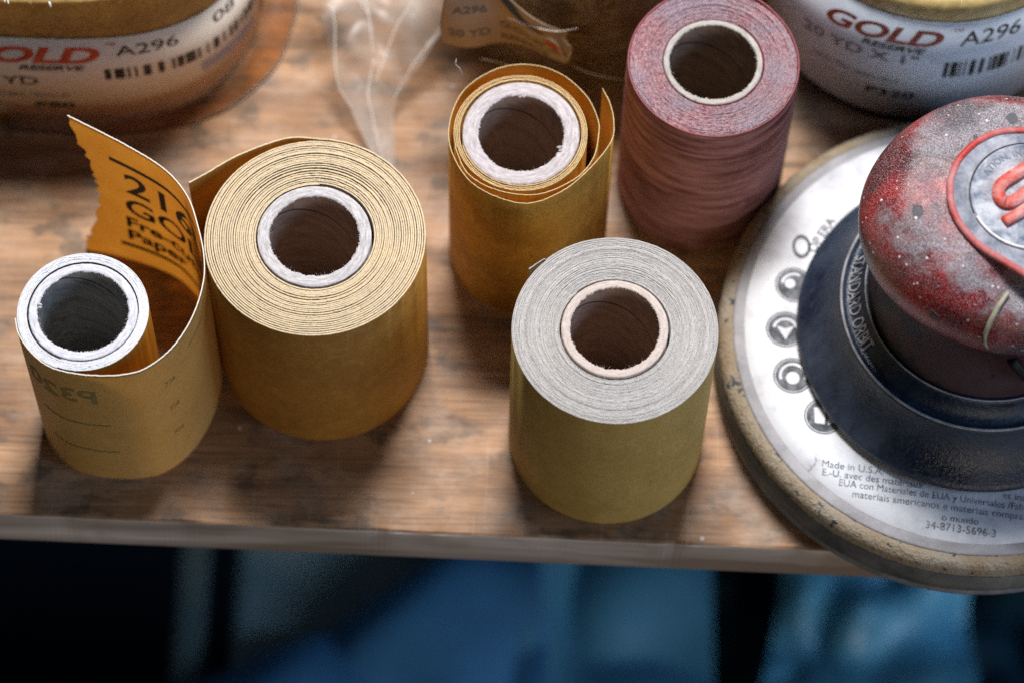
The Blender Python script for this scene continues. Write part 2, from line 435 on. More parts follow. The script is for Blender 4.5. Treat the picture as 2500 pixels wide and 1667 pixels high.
# pale roll with the long strip
ax, ay = -120.0, 5.6
T = thing('sandpaper_roll', 'nearly used up roll with white top and long torn printed yellow strip curling behind it', 'sandpaper roll', ax, ay, 0, GRP)
white_edge = m_edge('white_dusty_edge', (0.82, 0.84, 0.90), (0.30, 0.31, 0.34), (0.70, 0.72, 0.78), .9, 1500)
yel = m_grit('yellow_paper', (0.66, 0.42, 0.14), (0.56, 0.33, 0.09), (0.72, 0.50, 0.21), .35, .5, .14)
yel2 = m_back('bright_yellow_backing', (0.72, 0.36, 0.045), (0.60, 0.28, 0.03))
wound('wound_paper', T, 15.45, 18.55, 10, .30, 70, [white_edge, m_plain('core_gap_shade', (0.05, 0.045, 0.045)), yel2], 252, None, var=.05, zj=.04, st=160, wob=.05, fray=.05)  # near-black inner faces paint the shade in the gap round the core
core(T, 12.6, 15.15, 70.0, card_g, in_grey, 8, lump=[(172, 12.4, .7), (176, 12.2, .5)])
pts = np.array([(-138.7, 3.0), (-137.2, -2.0), (-133.5, -7.2), (-128.6, -11.2), (-123.0, -13.1), (-115.5, -13.9), (-108, -13.5), (-101.3, -11.3), (-94.3, -4.7), (-89.4, 5.0), (-87.1, 15.6), (-87.5, 24.5), (-89.9, 34.0), (-93, 42.4), (-98.0, 49.3), (-104.6, 54.7), (-116.0, 61.4), (-129.7, 68.5)])-np.array([ax, ay])
SP, SS = resample(catmull(pts), .5); SN = normals(SP); Ls = SS[-1]
def strip_pt(s, z, off=0.0):
    s = np.clip(s, 0, Ls+8); k = np.minimum(s, Ls)
    P = np.stack([np.interp(k, SS, SP[:, c]) for c in (0, 1)], 1); Nn = np.stack([np.interp(k, SS, SN[:, c]) for c in (0, 1)], 1)
    d = SP[-1]-SP[-2]; d /= np.linalg.norm(d); P = P+np.maximum(s-Ls, 0)[:, None]*d
    f = np.clip((s-Ls+34)/34, 0, 1)**1.5; g = 1-np.asarray(z)/70
    P = P+Nn*np.asarray(off)[..., None] if np.ndim(off) else P+Nn*off
    return np.stack([P[:, 0]-2.2*f*g, P[:, 1]-6.5*f*g, np.asarray(z)+0*s], 1)
nz = 46; zs = np.linspace(0, 70, nz); ns = len(SS)
cutz = np.interp(zs, [0, 6, 13, 20, 28, 36, 44, 52, 58, 63, 67, 70], [1.0, 1.5, 3.6, 5.6, 7.3, 7.6, 7.4, 5.2, 3.0, 1.0, .6, 0])+.6*rng.normal(0, 1, nz)*np.r_[np.ones(nz-1), 0]
t = .34; Gd = np.zeros((ns, nz, 2, 3))
for j, z in enumerate(zs):
    L1 = Ls-cutz[j]; s = SS.copy(); k = SS > Ls-30; s[k] = (Ls-30)+(SS[k]-(Ls-30))*(L1-(Ls-30))/30
    ztop = z+(0 if j < nz-1 else 1)*(.07*rng.normal(0, 1, ns))
    for q, off in enumerate((-t/2, t/2)): Gd[:, j, q] = strip_pt(s, np.full(ns, z), off); Gd[:, j, q, 2] = ztop
V = np.concatenate([Gd[:, :, 0].reshape(-1, 3), Gd[:, :, 1].reshape(-1, 3)]); o2 = ns*nz
F = [f[::-1] for f in grid_faces(ns, nz)]; idx = [1]*len(F)
f2 = grid_faces(ns, nz, off=o2); F += f2; idx += [3 if SS[k_//(nz-1)] > Ls-58 else 2 for k_ in range(len(f2))]
for i in range(ns-1): a, b = i*nz+nz-1, (i+1)*nz+nz-1; F.append((a, b, b+o2, a+o2)); idx.append(0)
for j in range(nz-1): a = (ns-1)*nz+j; F.append((a, a+1, a+1+o2, a+o2)); idx.append(0)
white_rim = m_plain('torn_paper_rim', (0.80, 0.76, 0.70), .9, .15, .12, 2500)
yel_thin = m_grit('yellow_paper_backlit', (0.66, 0.42, 0.14), (0.56, 0.33, 0.09), (0.72, 0.50, 0.21), .3, .5, .72)
loose = obj('loose_strip', V, F, [white_rim, back_or, yel, yel_thin], T, idx, label='long loose strip with black print inside, torn at its free end')
def on_inside(s0, z0, rot=0.0):
    def f(x, y):
        c, s_ = math.cos(rot), math.sin(rot)
        X, Y = x*c-y*s_, x*s_+y*c
        return strip_pt(s0-X, z0+Y, -t/2-.09)
    return f
def on_outside(s0, z0, mirror=False):
    def f(x, y): return strip_pt(s0+(-x if mirror else x), z0+y, t/2+.07)
    return f
s_end = Ls
lettering(loose, '216U', 15.6, on_inside(s_end-17.0, 42.0), ink, step=.8, bold=.018, wide=1.15, space=1.02)
lettering(loose, 'GOLD', 13.0, on_inside(s_end-16.0, 29.5), ink, step=.8, bold=.018, wide=1.15, space=1.02)
lettering(loose, 'Fre-cut', 8.2, on_inside(s_end-15.5, 21.2), ink, step=.8, bold=.03, wide=1.15)
lettering(loose, 'Paper', 8.2, on_inside(s_end-15.5, 13.6), ink, step=.8, bold=.03, wide=1.15)
lettering(loose, '3M', 15.0, on_inside(s_end-54, 50.0), ink, step=.8, wide=1.2)
lettering(loose, 'A', 6.5, on_inside(s_end-50, 30.0), ink, step=.8)
lettering(loose, 'Abrasives', 6.5, on_inside(s_end-52, 14.0), ink, step=.8)
def strip_rule(s0, s1, z, h, name='printed_rule', mat=ink, inside=True):
    s = np.linspace(s0, s1, 60); V = []; F = []
    lo = strip_pt(s, np.full(60, z), -t/2-.09 if inside else t/2+.07); hi = strip_pt(s, np.full(60, z+h), -t/2-.09 if inside else t/2+.07)
    V = np.vstack([lo, hi]); F = [(i, i+1, 61+i, 60+i) for i in range(59)]
    return obj(name, V, F, mat, loose, smooth=False)
strip_rule(s_end-13, s_end-62, 56.6, 2.0)
strip_rule(s_end-13, s_end-62, 8.7, 2.0)
# print showing through faintly on the outside
lettering(loose, 'P320', 11.5, on_outside(31.5, 51.5, True), ghost, step=.8, bold=.02)
for z, a0, a1 in ((36.5, 12, 33), (18.5, 13, 34)): strip_rule(a0, a1, z, .9, mat=ghost, inside=False)
for z in (52, 36, 20): lettering(loose, 'TA', 3.6, on_outside(50, z), ghost, step=.8, shear=.4)
strip_rule(62, 72, 60, .0 + .45, mat=ghost, inside=False)

# loosely wound roll behind
cx, cy = 0.97, 66.9
T = thing('sandpaper_roll', 'loosely wound golden brown roll with a pointed free end, left of the red roll', 'sandpaper roll', cx, cy, 0, GRP)
gold2 = m_grit('dark_gold_grit', (0.60, 0.315, 0.045), (0.30, 0.135, 0.018), (0.85, 0.56, 0.15), .4, .6)
edge2 = m_edge('golden_paper_edge', (0.82, 0.62, 0.30), (0.30, 0.19, 0.06), (0.70, 0.55, 0.32), 1.0, 2400)
tail = np.array([(-17.6, 61.0), (-13.8, 52.9), (-5.2, 47.9), (5.9, 46.9), (16.3, 52.0), (21.7, 58.9), (23.3, 67.2), (22.9, 72.4), (19.3, 80.2), (11.5, 87.3), (1.9, 89.9), (-7.9, 87.4), (-16.3, 80.0), (-19.8, 68.6), (-18.2, 58.6), (-11.4, 49.0), (1.7, 43.9), (12.2, 47.6), (20.5, 55.4), (26.8, 64.7), (27.6, 71.5), (26.4, 77.6), (24.2, 82.5)])-np.array([cx, cy])
wound('wound_paper', T, 17.2, 19.4, 4, .27, 70, [edge2, back_or, gold2], 196, tail, var=.2, zj=.22, wob=.25, fray=.08)
core(T, 12.4, 16.9, 69.8, m_card('cardboard_pinkish', (0.66, 0.61, 0.625), (0.36, 0.32, 0.335)), in_brown, 11, lump=[(88, 12.2, .8), (93, 11.9, .5), (-22, 12.0, .7), (-26, 12.6, .5)])
hv, hf = tube([(-18.5+1, 19.0, 69.9), (-18.3, 20.2, 71.2), (-19.6, 21.0, 72.2), (-19.3, 22.0, 73.5)], .11, 5)
obj('loose_fibre', hv, hf, card_w, T)

# red roll
T = thing('sandpaper_roll', 'pink topped dark red abrasive cloth roll with rippled side', 'sandpaper roll', 56.3, 92.3, 0, GRP)
g = G('red_cloth_edge')
a = g.noise(1.0, 4, .6, g.polar(16, 1700, 60)); f = g.noise(1.0, 4, .7, g.polar(60, 2600, 0)); big = g.noise(75, 4, .6)
c = g.mix(g.ramp(a, .40, .60), (0.38, 0.17, 0.20), (0.70, 0.43, 0.46))
c = g.mix(g.ramp(big, .42, .60, 0, .8), c, (0.47, 0.40, 0.47))
c = g.mix(g.ramp(f, .54, .64, 0, .85), c, (0.10, 0.08, 0.10))
c = g.mix(g.ramp(g.noise(2600, 3, .7), .62, .74, 0, .6), c, (0.86, 0.74, 0.76))
red_edge = g.out(c, .9, .15, g.bump(g.math('ADD', f, g.noise(700, 4, .7)), .0009, .9))
g = G('red_cloth_side')
b1 = g.noise(1.0, 4, .6, g.scaled((40, 40, 420))); b2 = g.noise(1.0, 5, .7, g.scaled((110, 110, 900)))
c = g.mix(g.ramp(b1, .38, .62), (0.17, 0.060, 0.066), (0.44, 0.215, 0.235))
c = g.mix(g.ramp(b2, .55, .75, 0, .6), c, (0.58, 0.38, 0.41))
c = g.mix(g.ramp(b2, .28, .42, .6, 0), c, (0.05, 0.02, 0.02))
red_side = g.out(c, .75, .35, g.bump(b1, .0011, .8))
wound('wound_cloth', T, 14.7, 24.6, 24, .40, 70, [red_edge, m_plain('red_backing', (0.35, 0.03, 0.04)), red_side], 60, None, var=.1, zj=.12, wob=.3, fray=.10)
ang = np.radians(np.linspace(-300, 75, 300)); rr = np.linspace(24.75, 25.2, 300)+np.clip((np.degrees(ang)-40)/35, 0, 1)*.9
P = np.stack([rr*np.cos(ang), rr*np.sin(ang)], 1); Nn = normals(P); nzz = 90; zz = np.linspace(0, 70.2, nzz)
A = np.zeros((300, nzz, 3)); off = np.zeros((300, nzz))
for j, z in enumerate(zz):
    off[:, j] = .30*np.sin(z*2.2+.5*np.sin(ang*2)+.5*sm(ang, 2))*min(1, (70-z)/3+.1)+.05*sm(ang+z, 5)
    A[:, j, :2] = P+Nn*off[:, j][:, None]; A[:, j, 2] = z+(.1*sm(ang, 3) if j == nzz-1 else 0)
B = A.copy(); B[:, :, :2] = P[:, None, :]-Nn[:, None, :]*.35
V = np.vstack([B.reshape(-1, 3), A.reshape(-1, 3)]); o2 = 300*nzz
F = [f[::-1] for f in grid_faces(300, nzz)]+grid_faces(300, nzz, off=o2); idx = [1]*(299*(nzz-1)) + [0]*(299*(nzz-1))
for i in range(299): a, b = i*nzz+nzz-1, (i+1)*nzz+nzz-1; F.append((a, b, b+o2, a+o2)); idx.append(1)
for i in (0, 299):
    for j in range(nzz-1): a = i*nzz+j; F.append((a, a+1, a+1+o2, a+o2)); idx.append(1)
obj('outer_layer', V, F, [red_side, m_plain('deep_red_rim', (0.36, 0.11, 0.13), .7)], T, idx)
core(T, 12.65, 14.4, 70.1, m_card('cardboard_ivory', (0.54, 0.51, 0.49), (0.33, 0.30, 0.285)), m_card('cardboard_inside_dark', (0.36, 0.27, 0.20), (0.20, 0.14, 0.11), .046), 14)

# ---------------------------------------------------------------- packaged rolls behind
GP = 'sandpaper rolls still in clear plastic'
label_paper = m_plain('label_paper', (0.86, 0.81, 0.73), .55, .35, .04, 60, .00005)
label_paper2 = m_plain('label_paper_cool', (0.74, 0.80, 0.90), .5, .35, .04, 60, .00005)
redink = m_plain('red_orange_ink', (0.55, 0.060, 0.018), .5, .3, .1)
redink2 = m_plain('brown_red_ink', (0.42, 0.06, 0.02), .5, .3, .1)
greyink = m_plain('grey_ink', (0.16, 0.16, 0.18), .5, .3, .1)
blueink = m_plain('blue_ink', (0.012, 0.06, 0.16), .5, .3, .1)
paleblue = m_plain('pale_lilac_ink', (0.42, 0.41, 0.52), .5, .3, .1)
pack_edge = m_edge('packed_gold_edge', (0.62, 0.42, 0.15), (0.20, 0.11, 0.03), (0.46, 0.28, 0.08), 1.0, 500)
pack_side = m_grit('packed_gold_side', (0.42, 0.22, 0.035), (0.22, 0.095, 0.015), (0.55, 0.34, 0.08))
film_w = m_film('clear_wrap', .01, (1, .99, .97), .10, 45, .006, .22, .02)

def superring(Rx, n, N=260):
    th = np.linspace(0, 2*np.pi, N, endpoint=False); c, s = np.cos(th), np.sin(th)
    r = Rx/(np.abs(c)**n+np.abs(s)**n)**(1/n)
    return np.stack([r*c, r*s], 1), th
def ring_path(Rx, n):
    P, th = superring(Rx, n, 720); P = np.vstack([P, P[:1]]); d = np.r_[0, np.cumsum(np.linalg.norm(np.diff(P, axis=0), axis=1))]
    return P, d
def ring_map(Rx, n, s_ref):       # arc length from the front (-y), counter-clockwise positive
    P, d = ring_path(Rx, n); s0 = np.interp(.75*720, np.arange(721), d); tot = d[-1]
    def f(s, z, off=0.0):
        k = (np.asarray(s)+s_ref+s0) % tot
        x = np.interp(k, d, P[:, 0]); y = np.interp(k, d, P[:, 1]); l = np.hypot(x, y)
        return np.stack([x*(1+off/l), y*(1+off/l), np.asarray(z)+0*x], 1)
    return f
def pack_roll(T, Rx, n, h, ri, top_dome=2.5, lid=None, wall=None, top=None):
    P, th = superring(Rx, n); q = [(1.0, 0), (1.0, h-2.5), (.992, h-1), (.975, h), (.9, h+.1), (.8, h), (.7, h+.1), (.6, h), (ri/Rx+.02, h), (ri/Rx, h-.6), (ri/Rx, 0)]
    A = np.zeros((len(P), len(q), 3))
    for j, (k, z) in enumerate(q):
        A[:, j, :2] = P*k; A[:, j, 2] = z+(.3*sm(th, 4) if 2 < j < 9 else 0)
    F = [f for f in grid_faces(len(P), len(q), True)]
    idx = ([0]*2+[1]*7+[1])*len(P)
    obj('wound_paper', A.reshape(-1, 3), F, [wall or pack_side, top or pack_edge], T, idx)
def wall_label(T, f, s0, s1, z0, z1, mat, thick=.35, drop=0.0, rise=0.0):
    n = 120; s = np.linspace(s0, s1, n); V = []
    for off in (.5, .5+thick):
        for z in (z0, z1): V.append(f(s, np.maximum(1.5, z-drop*np.maximum(s, 0)**2-rise*np.minimum(s, 0)**2), off))
    V = np.vstack(V); q = lambda k, i: k*n+i; F = []
    for i in range(n-1):
        F += [(q(2, i), q(2, i+1), q(3, i+1), q(3, i)), (q(0, i), q(1, i), q(1, i+1), q(0, i+1)), (q(1, i), q(3, i), q(3, i+1), q(1, i+1)), (q(0, i+1), q(2, i+1), q(2, i), q(0, i))]
    for i in (0, n-1): F.append((q(0, i), q(2, i), q(3, i), q(1, i)))
    return obj('paper_label', V, F, mat, T)
def lab(f, s0, z0, drop=.0018, rise=.0): return lambda x, y: f(s0+x, z0+y-drop*np.maximum(s0+x, 0)**2-rise*np.minimum(s0+x, 0)**2, .5+.35+.12)
BC = [1.2, .7, 1.9, .6, .5, .9, .5, 1.2, 1.5, 1.4, 1.2, 1.6, .6, .5, 1.4, .4, 2.2, .5, .6, 1.6, .4, 1.3, 1.4, 1.2, .5, 1.4, .9, .6, 1.2, 1.0, .5, .8, 1.3, .5, 2.1, .6, .6, .9, 1.2, 1.2, .6]
def barcode(L, f, s0, z0, h, mat, k=1.0):
    V, F = bars([b*k for b in BC], h); obj('barcode', lab(f, s0, z0)(V[:, 0], V[:, 1]), F, mat, L, smooth=False)
def wrap(T, Rx, n, h, seed, mat, amp=1.3):
    P, th = superring(Rx, n, 300); q = [(1.0, 1), (1.0, h*.3), (1.0, h*.62), (1.0, h-5), (.995, h), (.96, h+2.5)]+[(k, h+3.2) for k in np.linspace(.92, .02, 26)]
    A = np.zeros((len(P), len(q), 3))
    for j, (k, z) in enumerate(q): A[:, j, :2] = P*k; A[:, j, 2] = z
    V = A.reshape(-1, 3); c = vn(V, .10, seed); c2 = np.abs(vn(V, .22, seed+1))
    topw = np.clip((V[:, 2]-h+3)/5, 0, 1); V[:, 2] += topw*(amp*1.6*c+amp*2.2*c2); V[:, :2] *= (1+(1-topw)*(.006+.008*np.abs(c)))[:, None]
    o = obj('plastic_wrap', V, grid_faces(len(P), len(q), True), mat, T); return o

# left package
T = thing('packaged_sandpaper_roll', 'gold sandpaper roll in clear wrap with cream label at the upper left of the shelf', 'packaged roll', -146, 171, 0, GP)
pack_roll(T, 64.6, 2.75, 70, 13)
f = ring_map(64.6, 2.75, 0)
L = wall_label(T, f, -60, 82, 5.5, 50.5, label_paper, drop=.0018)
dxl = 146
lettering(L, 'GOLD', 12.6, lab(f, -24.5, 37.2), redink, bold=.035, shear=.30, step=1.5, fit=44)
lettering(L, 'RESERVE', 4.0, lab(f, -5.5, 32.8), ink, bold=.03, shear=.3, step=1.5, fit=20)
lettering(L, '™', 4, lab(f, 21.0, 45.5), redink, step=1.5)
lettering(L, 'A296', 8.2, lab(f, 24.0, 40.2), ink, bold=.008, step=1.5, fit=19.5)
lettering(L, '20 YD', 6.6, lab(f, -21.5, 24.0), ink, bold=.012, step=1.5, fit=21)
barcode(L, f, 19.8, 27.2, 6.0, ink, 60/38.4)
lettering(L, 'YARDS / ROLL  METERS / ROLLO', 2.8, lab(f, -40.0, 17.0), greyink, step=1.5, fit=48)
lettering(L, 'GRADE  GRANO', 2.8, lab(f, -34, 11.5), greyink, step=1.5)
lettering(L, 'P80', 4.3, lab(f, -2.9, 10.8), ink, bold=.02, step=1.5, fit=12)
lettering(L, '08', 8.0, lab(f, 56.0, 41.0), greyink, bold=.02, step=1.5, fit=10)
s = np.linspace(50, 76, 30); V = np.vstack([f(s, 19.0-.0018*s*s, .98), f(s, 24.0-.0018*s*s, .98)])
obj('lilac_print', V, [(i, i+1, 31+i, 30+i) for i in range(29)], paleblue, L, smooth=False)
wrap(T, 66.6, 2.75, 71, 4, film_w)
th_ = np.linspace(math.radians(-100), math.radians(25), 120); c_, s_2 = np.cos(th_), np.sin(th_); rr_ = 66.9/(np.abs(c_)**2.75+np.abs(s_2)**2.75)**(1/2.75)
fl = []
for k_, (d_, z_) in enumerate(((0, 12), (.8, 7), (2.6, 4), (4.6, 2.6), (6.4, 1.4), (8, .5))):
    ww_ = rr_+d_*np.interp(np.degrees(th_), [-100, -60, -30, 0, 25], [.15, .5, 1.15, 1.1, .8])*(1+.10*sm(th_, 3)); fl.append(np.stack([ww_*c_, ww_*s_2, z_+.5*np.abs(sm(th_+k_, 5))*(k_ > 0)], 1))
fl = np.stack(fl, 1)
obj('wrap_flap', fl.reshape(-1, 3), grid_faces(120, 6), m_film('amber_wrap_flap', .0, (.80, .62, .44), .55, 40, .002, .12, .10), T)
obj('flap_edge_shadow', *tube(fl[:, -1]+[0, 0, .15], .28, 6), m_plain('painted_edge_shadow', (0.10, 0.075, 0.05), .3, .6), T)  # dark tube paints the shadow line along the flap's edge
fold_light_m = m_plain('white_fold_highlight', (0.80, 0.80, 0.80), .25, .8, .1, 200)  # opaque white tubes paint the highlights along the wrap's folds
for path_ in ([(-152.5, 110.5), (-151.2, 107.0), (-150.3, 103.0)], [(-150.8, 110), (-150.0, 105.5), (-149.2, 102.5)], [(-146.4, 110), (-144.5, 106.5), (-143.2, 104.9), (-139.5, 106.3), (-133.5, 109.0), (-131, 110.5)],
              [(-127.5, 105.8), (-123.5, 105.0), (-118, 106.0), (-113.0, 108.0)], [(-129.5, 109.5), (-125.5, 108.0), (-121.0, 109.0)], [(-137.5, 103.4), (-136.8, 101.8)]):
    Qp = catmull(path_, 8)-np.array([-146, 171]); wv_ = .32*np.sin(np.linspace(.15, 3.0, len(Qp)))
    obj('fold_highlight', *tube(np.c_[Qp, 75.2+.4*np.sin(np.linspace(0, 5, len(Qp)))], wv_+.06, 6), fold_light_m, T)

# right package
T = thing('packaged_sandpaper_roll', 'roll with bluish white label and gold rim behind the sander, right of the red roll', 'packaged roll', 125, 163.5, 0, GP)
drk = m_plain('dark_plastic_base', (0.012, 0.016, 0.016), .35, .5, .2)
brass = m_plain('gold_rim_film', (0.55, 0.40, 0.16), .32, .6, .3, 300, .0004)
pack_roll(T, 49.2, 2.0, 68, 13, wall=drk, top=m_plain('dark_green_inside', (0.012, 0.028, 0.024), .25, .6, .4, 80, .003))
V, F = lathe([(50.4, 60), (50.6, 64), (50.0, 68.2), (48.6, 70.0), (46.6, 70.4), (44.8, 69.6), (44.0, 68.0)], 220)
obj('gold_rim', V, F, brass, T)
f = ring_map(50.3, 2.0, 0)
L = wall_label(T, f, -62, 60, 7.0, 62.5, label_paper2)
lb = lambda a_, b_: lab(f, a_, b_, 0.0, .0036)
lettering(L, 'GOLD', 12.2, lb(-35, 49.0), redink2, bold=.035, shear=.28, step=1.2, fit=36.3)
lettering(L, 'RESERVE', 4.4, lb(-22.6, 44.6), ink, bold=.03, shear=.3, step=1.2, fit=19.8)
lettering(L, '™', 4, lb(3.0, 56.5), redink2, step=1.2)
lettering(L, 'A296', 11.6, lb(6.4, 49.3), ink, bold=.008, step=1.2, fit=19)
lettering(L, '20 YD X 1"', 7.0, lb(-42.5, 37.8), greyink, bold=.014, step=1.2, fit=38)
barcode(L, lambda s, z, o=0: f(s, z, o), 3.5, 31.5, 8.6, ink, 1.05)
lettering(L, 'YARDS / ROLL', 3.0, lb(-38, 27.5), greyink, step=1.2, fit=14)
lettering(L, 'METERS / ROLLO', 3.0, lb(-22.8, 26.2), greyink, step=1.2, fit=14)
lettering(L, 'P320', 5.2, lb(-18.4, 18.2), ink, bold=.02, step=1.2, fit=15)
s = np.linspace(-53, -37, 40); V = np.vstack([f(s, np.full(40, 62.3), .98), f(s, 62.2-np.interp(s, [-53, -45, -37], [.5, 9.5, .5]), .98)])
obj('blue_print', V, [(i+40, i+41, i+1, i) for i in range(39)], blueink, L, smooth=False)
wrap(T, 51.8, 2.05, 71, 9, m_film('clear_wrap_cool', .01, (.99, 1, 1), .10, 60, .006, .2, .0), .7)

# middle package
crease_light_m = m_plain('bright_crease_highlight', (0.80, 0.77, 0.73), .2, .8, .1, 200)  # white colour for highlights drawn as tubes along the clear film's folds
T = thing('packaged_sandpaper_roll', 'dark brown wrapped roll with creased cream and blue label, behind the loosely wound roll', 'packaged roll', 24, 172, 0, GP)
pack_roll(T, 46, 2.2, 70, 13, wall=m_grit('brown_packed_side', (0.20, 0.125, 0.045), (0.10, 0.058, 0.018), (0.30, 0.20, 0.08)))
def lbl(u, v, off=0.0):               # creased label sheet hanging off the front of the roll
    u, v = np.asarray(u, float), np.asarray(v, float)
    lo = np.interp(u, [0, .38, 1], [37.5, 38.0, 30.5]); hi = np.interp(u, [0, .4, .75, 1], [72, 68, 54.5, 44])
    x = -23.4+38.0*u+1.5*np.sin(v*5)*(u-.5); z = lo+(hi-lo)*v
    y = 116-1.6*np.sin(u*8+v*2)-off
    return np.stack([x-24, y-172, z], 1)
n1, n2 = 50, 30; uu, vv = np.meshgrid(np.linspace(0, 1, n1), np.linspace(0, 1, n2), indexing='ij')
top = lbl(uu.ravel(), vv.ravel()); bot = top+np.array([0, .35, 0]); o2 = len(top)
F = grid_faces(n1, n2)+[f[::-1] for f in grid_faces(n1, n2, off=o2)]
for i in range(n1-1):
    for j in (0, n2-1): a, b = i*n2+j, (i+1)*n2+j; F.append((a, b, b+o2, a+o2))
for j in range(n2-1):
    for i in (0, n1-1): a = i*n2+j; F.append((a, a+1, a+1+o2, a+o2))
tan_paper = m_plain('tan_label_paper', (0.42, 0.33, 0.24), .6, .3, .15, 60, .0002)
L = obj('paper_label', np.vstack([top, bot]), F, tan_paper, T)
def stripe(pts, wd, mat, name):
    Q = catmull(pts, 8); V = []; F = []
    Nn = normals(Q)
    ww = wd*np.interp(np.linspace(0, 1, len(Q)), [0, .35, .8, 1], [.5, 1, .9, .15])
    for k in (-1, 1): q = Q+Nn*ww[:, None]*k; V.append(lbl(q[:, 0], q[:, 1], .15))
    m = len(Q); obj(name, np.vstack(V), [(i, i+1, m+i+1, m+i) for i in range(m-1)], mat, L, smooth=False)
stripe([(.36, 1.05), (.50, .88), (.62, .72), (.80, .70)], .07, blueink, 'blue_print')
stripe([(.80, .50), (.87, .46), (.95, .40)], .055, redink, 'red_print')
def lm(u0, v0, ku, kv, sl=0): return lambda x, y: lbl(u0+x*ku*1.5, v0+y*kv*1.4-x*sl, .15)
for (s_, u0, v0, sz) in (('GOLD A2', .45, .32, 5), ('RESERVE', .46, .10, 4), ('A296', .08, .58, 5), ('20 YD', .06, .22, 5)):
    lettering(L, s_, sz, lm(u0, v0, 1/60, 1/46, .004), greyink, step=1.2, bold=.02)
for path_ in ([(1.5, 49), (9.5, 45), (12.5, 38), (13.5, 31)], [(12.5, 46), (15.5, 40), (14.2, 34)], [(-4, 57), (3, 52.5), (10.5, 50), (17, 52)], [(16, 30), (24, 25), (34, 22.5)], [(-12, 33), (-4, 30), (2, 24)]):
    Qp = catmull(path_, 8); obj('fold_highlight', *tube(np.c_[Qp[:, 0]-24, np.full(len(Qp), 113.6-172), Qp[:, 1]], .03+.16*np.sin(np.linspace(.1, 3.0, len(Qp))), 6), crease_light_m, T)
wrap(T, 49.5, 2.2, 72, 21, m_film('dusty_wrap', .05, (.90, .84, .76), .14, 45, .007, .4, .18), 1.0)

# crumpled film of an opened bag
n1, n2 = 60, 90
uu, vv = np.meshgrid(np.linspace(0, 1, n1), np.linspace(0, 1, n2), indexing='ij'); u = uu.ravel(); v = vv.ravel()
wd = np.interp(v, [0, .25, .6, 1], [5, 14, 40, 70]); cxx = np.interp(v, [0, .3, 1], [-40, -47, -36])
X = cxx+(u-.5)*wd; Y = 92+v*72; Z = .6+v**1.4*34+np.abs(u-.5)*6*v
P = np.stack([X, Y, Z], 1); Z2 = Z+(4.0*vn(P*[1, .35, 1], .10, 31)+5.0*np.abs(vn(P*[1, .3, 1], .13, 32)))*(.25+v); P[:, 2] = np.maximum(.4, Z2)
Pg = P.reshape(n1, n2, 3)
o = obj('plastic_film', P, grid_faces(n1, n2), m_film('crumpled_film', .02, (.93, .89, .84), .42, 22, .003, .30, .95))
single(o, 'crumpled empty clear plastic film lying on the shelf between the labelled rolls', 'plastic film')
for (i0, i1, j0, j1, w_) in ((4, 30, 88, 40, .35), (30, 26, 40, 2, .3), (12, 22, 80, 55, .5), (45, 32, 75, 30, .28), (52, 40, 86, 62, .4), (6, 2, 60, 20, .25), (56, 57, 70, 25, .22), (20, 44, 84, 78, .3)):
    tt = np.linspace(0, 1, 24); ii = np.clip(i0+(i1-i0)*tt+1.5*np.sin(tt*7+i0), 0, n1-1).astype(int); jj = np.clip(j0+(j1-j0)*tt, 0, n2-1).astype(int)
    pp = Pg[ii, jj]+[0, 0, .25]; pp[1:-1] = (pp[:-2]+pp[1:-1]*2+pp[2:])/4; pp[1:-1] = (pp[:-2]+pp[1:-1]*2+pp[2:])/4
    pp = pp[np.r_[True, np.linalg.norm(np.diff(pp, axis=0), axis=1) > .05]]
    obj('crease_highlight', *tube(pp, w_*.8*(.25+.75*np.sin(np.linspace(.1, 3.0, len(pp)))), 6), crease_light_m, o)  # film folds drawn as white tubes, highlights painted in

# ---------------------------------------------------------------- the sander
SX, SY = 136.5, 32.0
T = thing('orbital_sander', 'dusty red palm sander with round pad and dark blue skirt at the right edge', 'sander', SX, SY)
def dusty(name, base, dust, amt=.5, rough=.5, sc_=60, fine=1800, spec=.4, extra=None, bump=.0003):
    g = G(name)
    a = g.noise(sc_, 6, .68, None, .4); f = g.noise(fine, 3, .75)
    m_ = g.math('MULTIPLY', g.ramp(a, .40, .66), amt)
    c = g.mix(m_, base, dust)
    c = g.mix(g.ramp(f, .60, .74, 0, amt), c, dust)
    if extra: c = g.mix(g.ramp(g.noise(extra[1], 4, .6), extra[2], extra[2]+.05, 0, .9), c, extra[0])
    return g.out(c, g.ramp(a, .35, .7, rough, min(1, rough+.35)), spec, g.bump(g.math('ADD', f, a), bump, .6))
side = dusty('pad_side_rubber', (0.070, 0.085, 0.100), (0.30, 0.28, 0.26), .6, .7, 40, 1500, .3, None, .0006)
hook = dusty('pad_hook_layer', (0.14, 0.15, 0.17), (0.30, 0.31, 0.34), .6, .85, 90, 1200, .2)
foam = dusty('cream_foam', (0.28, 0.215, 0.145), (0.36, 0.33, 0.28), .8, .85, 60, 650, .2, ((0.03, 0.05, 0.07), 300, .60), .0018)
ringm = dusty('grey_vinyl', (0.24, 0.235, 0.25), (0.55, 0.54, 0.58), .5, .55, 70, 900, .35)
def jit(th, k): return .10*sm(th, 7)+.05*rng.normal(0, 1, len(th)), .05*rng.normal(0, 1, len(th))
V, F = lathe([(60, 0), (75.4, 0), (75.9, .8), (75.8, 3.0), (75.2, 3.4)], 420); obj('hook_layer', V, F, hook, T)
V, F = lathe([(75.2, 3.3), (75.9, 4.0), (76.0, 7.5), (75.8, 11.0), (75.4, 13.2)], 420, jit); obj('pad_side', V, F, side, T)
